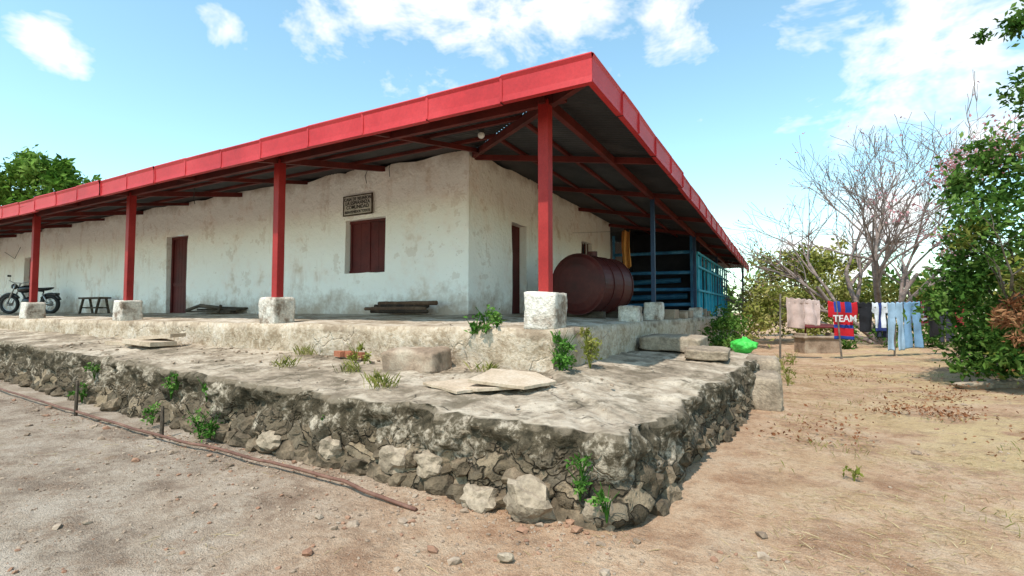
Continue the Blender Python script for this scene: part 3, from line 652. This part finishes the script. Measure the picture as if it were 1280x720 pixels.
bush('green_bush',[(8.3,16,1.2,1.2,1,1.0,800),(9.8,17,1.8,1.4,1.2,1.6,1000),(6.6,9.8,1.1,.6,.7,.9,1100),(7.2,11,1.6,.9,.8,1.3,1300),(8.2,13,1.9,1.2,1,1.7,1300),(6.1,8.2,.8,.5,.6,.7,900)],gDeep,.16)
bush('low_hedge',[(4.2+i*.8,15.3+i*.35,.45,.6,.4,.45,320) for i in range(6)],gDeep,.15)
bush('distant_trees',[(-60+i*7+U(-2,2),62+U(-6,6)+i*.3,U(1.5,4.0),5,4,U(2,3.5),320) for i in range(24)],gDeep,1.1)
bush('distant_trees',[(15+i*5,22+i*2+U(-3,3),U(1.5,3),4,3,U(2,3),500) for i in range(9)],gYel,.6)
def weed(name,spots,mat,leaf=.05,n=60,h=.18):
    mb=MB()
    for (x,y,z,s) in spots:
        for k in range(int(9*s)+3):
            a=U(0,6.28); l=h*s*U(.6,1.2); e=Vector((x+math.cos(a)*l*.45,y+math.sin(a)*l*.45,z+l)); mb.tube([(x,y,z-.02),(x+(e.x-x)*.3,y+(e.y-y)*.3,z+l*.6),e],[.004,.003,.002],4,cap=False,a=.3)
        leaves(mb,[(x,y,z+h*s*.55,h*s*.5,h*s*.5,h*s*.5,int(n*s))],leaf,.3,.5,.8)
    return mb.obj(name,mat,attr='rv')
random.seed(8)
weed('veranda_weed',[(.28,-.24,.62,1.5),(.32,-.24,.75,1.4),(.30,-.22,.90,.9)],gWeed,.055,90,.2)
weed('veranda_weed',[(.40,.30,.66,1.5),(.36,.3,.85,1.1),(.34,.36,.96,.8)],gYel,.05,80,.18)
weed('leafy_weed',[(-.62,-.24,1.06,1.5),(-.8,-.24,1.04,.9),(-.5,-.2,1.08,.9)],gWeed,.055,120,.17)
weed('platform_weed',[(-2.35,-.5,.66,1.3),(-2.1,-.6,.65,.8),(-2.45,-.3,.8,.6)],gYel,.045,80,.17)
weed('corner_weed',[(1.2,-2.08,.16,1.0),(1.22,-2.1,.30,.8),(1.38,-2.12,.08,1.0)],gWeed,.045,55,.16)
weed('foot_weed',[(x,plw(x)-.14-U(0,.12),.03,s) for x,s in((-3.95,1.2),(-2.9,1.5),(-2.75,1.1),(-6.3,1.3))]+[(x,plw(x)-.06,z,s) for x,z,s in((-3.9,.3,1.3),(-3.75,.42,1.0),(-3.1,.35,1.2),(-6.2,.35,1.2),(-1.2,.3,.5))],gWeed,.045,80,.17)
weed('path_weed',[(2.15,4.1,.0,1.3),(2.3,4.9,.0,1.2),(2.3,5.6,.0,1.3),(2.1,6.6,.0,1.8),(2.2,7.4,.0,1.8),(2.4,8.6,.0,1.6),(2.75,-.3,.0,.5)],gYel,.045,60,.2)
def blades(name,n,fn,mat,L=(.05,.12),flat=False,w=.003):
    mb=MB()
    for i in range(n):
        r=fn()
        if r is None: continue
        x,y,z=r; a=U(0,6.28); l=U(*L); up=U(0,.25) if flat else U(.6,1.0); d=Vector((math.cos(a)*(1-up*.7),math.sin(a)*(1-up*.7),up)).normalized(); s=Vector((-math.sin(a),math.cos(a),0))*w
        p=Vector((x,y,z)); q=p+d*l*.6; e=p+d*l+Vector((math.cos(a),math.sin(a),-.3))*l*.15
        mb.add([p-s,p+s,q+s*.7,e,q-s*.7],[(0,1,2,3,4)],0,R())
    return mb.obj(name,mat,attr='rv')
def strawpos():
    x=random.choice((U(2.2,7),random.gauss(3.6,.8),U(-5,3))); y=U(-3.5,9)
    if N3(x*.9,y*.9,5)<-.1+(.2 if x<2 else 0) or inplat(x,y): return None
    return x,y,gh(x,y)+.004
blades('dry_grass_litter',16000,strawpos,gStraw,(.03,.10),True,.0020)
spots=[(-.9,-1.55,.6),(-1.2,-1.35,.6),(-2.9,-1.1,.63),(-.5,-.4,.64),(-1.9,-1.0,.62),(-3.4,-.4,.7)]
def tuft():
    x,y,z=random.choice(spots); return x+random.gauss(0,.08),y+random.gauss(0,.06),z
blades('grass_tuft',300,tuft,gYel,(.06,.18),False,.003)
def bpos():
    x=U(2.2,5); y=U(-2,9); return (x,y,gh(x,y)) if N3(x*1.3,y*1.3,9)>.28 else None
blades('grass_tuft',2500,bpos,gYel,(.03,.08),False,.002)
mb=MB()
leaves(mb,[(3.9,2.9,.03,.6,.25,.015,520),(3.3,6.5,.04,.6,.6,.02,160),(4.6,4.6,.06,.9,.6,.02,300),(2.6,1.2,.0,.4,1.2,.01,160),(4.4,1.0,.03,.8,.8,.01,200)],.04,.5,.6,1.5); mb.obj('fallen_leaves',gDry,attr='rv')
# ---------------------------------------------------------------- green bag
mb=MB(); v,f_=ICO[4]; out=[]
for q in v:
    s=1+.22*N3(q.x*2,q.y*2,q.z*2)+.14*N3(q.x*6,q.y*6,q.z*3)
    z=q.z*.15*s; 
    k=1 if q.z<.35 else max(.3,1-(q.z-.35)*1.2)
    out.append((1.60+q.x*.22*s*k,5.2+q.y*.2*s*k,.66+z))
mb.add(out,f_); mb.obj('green_plastic_bag',M('green_plastic',[(.04,.42,.05),(.10,.62,.10)],5,.35,.5,.03,finestr=.05),smooth=True)
# ---------------------------------------------------------------- laundry
ex=Vector((.8755,.4833,0)); L0=Vector((2.33,10.43,0)); px=.0216
def LP(u,z,d=0): return L0+ex*u+Vector((0,0,z))+Vector((.4833,-.8755,0))*d
line=empty('laundry_line'); mb=MB()
def lz(u): return 1.66-.14*math.sin(math.pi*max(0,min(1,u/4.8)))
mb.tube([LP(-.2+5.2*i/24,lz(-.2+5.2*i/24)) for i in range(25)],.004,5); mb.obj('cord',mInk,parent=line)
mb=MB(); mb.tube([LP(-.25,-.1),LP(-.2,1.75)],[.03,.022],7); mb.tube([LP(1.35,-.1,.1),LP(1.3,1.6,0)],[.025,.018],7); mb.tube([LP(5.0,-.1),LP(5.0,1.8)],[.05,.04],7); mb.tube([LP(2.9,-.1,-.1),LP(2.9,1.55,0)],[.025,.02],7)
mb.obj('wooden_posts',mBark,parent=line)
def garment(name,u0,w,h,kind,mat,fold=.03,dz=0,mat2=None,stripe=None,off=0):
    mb=MB(); nx,nz=26,34; idx={}; vs=[]; sd=U(0,50)
    def inside(a,b):
        if kind=='towel': return True
        if kind=='trousers': return b<.32 or abs(a-.5)>.03+.06*b
        if kind=='shirt': return (.17<a<.83) or (b<.38 and abs(a-.5)<.5-.10*max(0,(b-.2)))
        if kind=='jersey': return (.14<a<.86) or b<.45
    for j in range(nz+1):
        for i in range(nx+1):
            a=i/nx;b=j/nz; aa=a
            if kind=='trousers': aa=.5+(a-.5)*(1-.12*(1-b)*1+.05*b)
            u=u0+w*aa+.012*N3(b*3+sd,a); d=off+fold*(.3+b)*math.sin(a*9+sd+1.5*N3(a*2,b*2+sd))+.03*N3(a*2+sd,b*3)
            z=lz(u)-b*h*(1+.03*N3(a*3+sd,1))-(.03*math.sin(a*math.pi*3)**2*(b<.15)); vs.append(LP(u,z-dz,d))
    fs=[];ms=[]
    for j in range(nz):
        for i in range(nx):
            if inside((i+.5)/nx,(j+.5)/nz): fs.append((j*(nx+1)+i,j*(nx+1)+i+1,(j+1)*(nx+1)+i+1,(j+1)*(nx+1)+i)); ms.append(1 if (stripe and stripe((i+.5)/nx,(j+.5)/nz)) else 0)
    mb.add(vs,fs); mb.m=ms; o=mb.obj(name,[mat,mat2 or mat],smooth=True); s=o.modifiers.new('s','SOLIDIFY'); s.thickness=.004; return o
random.seed(77)
garment('hanging_blanket',-.05,.50,.82,'towel',cloth('beige_cloth',(.60,.44,.39)))
garment('hanging_blanket',.44,.42,.70,'towel',cloth('pinkish_cloth',(.66,.50,.46)))
garment('sports_jersey',1.08,.78,1.02,'jersey',cloth('red_cloth',(.55,.015,.025)),.02,0,cloth('blue_cloth',(.02,.06,.30)),lambda a,b:(b<.28 and .2<a<.42) or (b<.28 and .58<a<.8) or (.62<b<.72) or b>.9)
cu=bpy.data.curves.new('team','FONT'); cu.body='TEAM'; cu.size=.25; cu.align_x='CENTER'; cu.extrude=.002; cu.offset=.005; o=bpy.data.objects.new('jersey_lettering',cu); o.location=LP(1.47,1.00,.085); o.rotation_euler=(math.pi/2,0,math.radians(28.9)); cu.materials.append(cloth('white_print',(.75,.75,.75))); scene.collection.objects.link(o); o.parent=bpy.data.objects['sports_jersey']
garment('black_shirt',1.86,.48,.80,'shirt',cloth('black_cloth',(.018,.018,.022)))
garment('white_shirt',2.26,.42,.78,'shirt',cloth('white_cloth',(.72,.75,.80)),.03,0,cloth('navy_trim',(.03,.05,.2)),lambda a,b:abs(a-.5)<.10 or b>.88)
garment('dark_trousers',2.44,.26,.95,'trousers',cloth('dark_cloth',(.03,.035,.06)),.02,0,None,None,-.06)
garment('blue_jeans',2.66,.46,1.30,'trousers',cloth('light_denim',(.36,.52,.68)))
garment('blue_jeans',3.12,.46,1.26,'trousers',cloth('mid_denim',(.20,.36,.55)))
garment('striped_shirt',3.50,.34,.62,'shirt',cloth('grey_stripe',(.40,.42,.46)),.03,0,cloth('maroon_stripe',(.25,.03,.05)),lambda a,b:int(b*9)%2==0,-.05)
garment('black_shirt',3.68,.46,1.0,'shirt',cloth('black_cloth2',(.02,.018,.02)))
garment('dark_trousers',4.06,.36,1.15,'trousers',cloth('grey_cloth',(.05,.05,.07)))
garment('red_shirt',4.40,.44,.8,'shirt',cloth('dull_red_cloth',(.35,.04,.05)))
mb=MB(); vs=[]
for j in range(20):
    for i in range(14):
        a=i/13;b=j/19; vs.append((-1.2+.22*a-.02*math.sin(b*4),7.0+.06*math.sin(a*11+b),3.25-.9*b+.03*math.sin(a*7)))
mb.add(vs,[(j*14+i,j*14+i+1,(j+1)*14+i+1,(j+1)*14+i) for j in range(19) for i in range(13)]); mb.obj('orange_towel',cloth('orange_cloth',(.60,.26,.07)),smooth=True)
mb=MB(); mb.tube([(-2.5,7,3.3),(-1.1,7.0,3.24),(0,7,3.3)],.004,5); mb.obj('towel_cord',mInk)
mb=MB(); c=Vector((3.1,13.6,0)); r_=math.radians(28.9)
mb.box(c+Vector((0,0,.18)),(1.1,.6,.5),(0,0,r_),0,.01); mb.box(c+Vector((.0,0,.46)),(1.2,.7,.06),(0,0,r_)); 
for s in(-1,1): mb.box(c+Vector((.5*s*math.cos(r_),.5*s*math.sin(r_),.53)),(.08,.6,.1),(0,0,r_))
mb.obj('concrete_wash_basin',mRock2,bevel=.012)
mb=MB()
mb.box((3.2,13.9,.80),(1.1,.6,.03),(.15,0,r_)); 
for s in(-.45,.45): mb.beam((3.2+s*.88,13.9+s*.48,.4),(3.2+s*.88,13.9+s*.48,.8),.05,.05)
mb.obj('basin_cover',mRedD)
# ---------------------------------------------------------------- sky, sun, camera
EL=math.radians(60)
sd=Vector((-.06,-1.0,0)).normalized()*math.cos(EL)+Vector((0,0,math.sin(EL)))
sun=bpy.data.lights.new('sun','SUN'); sun.energy=4.9; sun.angle=math.radians(.5); sun.color=(1,.94,.86)
so=bpy.data.objects.new('sun',sun); scene.collection.objects.link(so); so.rotation_euler=sd.to_track_quat('Z','Y').to_euler()
w=bpy.data.worlds.new('World'); scene.world=w; w.use_nodes=True; t=w.node_tree; bg=t.nodes['Background']
sk=nd(t,'ShaderNodeTexSky',sky_type='NISHITA'); sk.sun_disc=False; sk.sun_elevation=EL; sk.sun_rotation=math.atan2(sd.x,sd.y); sk.dust_density=.6; sk.ozone_density=1.0; sk.air_density=1.0
yaw=math.radians(28.9); pit=math.radians(2.57)
tc=nd(t,'ShaderNodeTexCoord'); nv=nd(t,'ShaderNodeVectorMath',operation='NORMALIZE'); t.links.new(tc.outputs['Generated'],nv.inputs[0])
n1=nd(t,'ShaderNodeTexNoise'); n1.inputs['Scale'].default_value=6.0; n1.inputs['Detail'].default_value=5; n1.inputs['Roughness'].default_value=.62; n1.inputs['Distortion'].default_value=.25
mp=nd(t,'ShaderNodeMapping'); mp.inputs['Scale'].default_value=(1,1,1.7); mp.inputs['Location'].default_value=(.35,.1,.2); t.links.new(nv.outputs[0],mp.inputs[0]); t.links.new(mp.outputs[0],n1.inputs['Vector'])
acc=None
def dirv(px_,py_):
    x=(px_-640)/625;y=(360-py_)/625; f=math.cos(pit)-y*math.sin(pit);u=math.sin(pit)+y*math.cos(pit)
    return Vector((x*math.cos(yaw)-f*math.sin(yaw),x*math.sin(yaw)+f*math.cos(yaw),u)).normalized()
for (a,b,r) in((560,-5,.22),(720,35,.18),(375,40,.10),(285,36,.06),(70,55,.06),(1190,15,.26),(1080,75,.11),(1020,60,.08),(840,25,.12),(1060,320,.18)):
    c=dirv(a,b); ds=nd(t,'ShaderNodeVectorMath',operation='DISTANCE'); t.links.new(nv.outputs[0],ds.inputs[0]); ds.inputs[1].default_value=c
    m_=mrange(t,ds.outputs['Value'],0,r,1,0); acc=m_ if acc is None else mth(t,'MAXIMUM',acc,m_)
dens=mth(t,'ADD',mth(t,'MULTIPLY',mth(t,'POWER',acc,.7),.34),n1.outputs['Fac'])
mask=mrange(t,dens,.67,.84,0,.97)
tint=mix(t,1.0,sk.outputs[0],(2.0,2.35,1.98),'MULTIPLY')
col=mix(t,mask,tint,(8.4,8.4,8.4)); t.links.new(col,bg.inputs[0]); bg.inputs[1].default_value=.15
cam=bpy.data.cameras.new('camera'); co=bpy.data.objects.new('camera',cam); scene.collection.objects.link(co)
cam.sensor_width=36; cam.lens=36*625/1280; cam.clip_end=1000; cam.clip_start=.05
co.location=(2.334,-4.994,1.3); co.rotation_euler=(math.pi/2+pit,0,yaw); scene.camera=co
scene.view_settings.view_transform='Standard'; scene.view_settings.look='None'; scene.view_settings.exposure=0
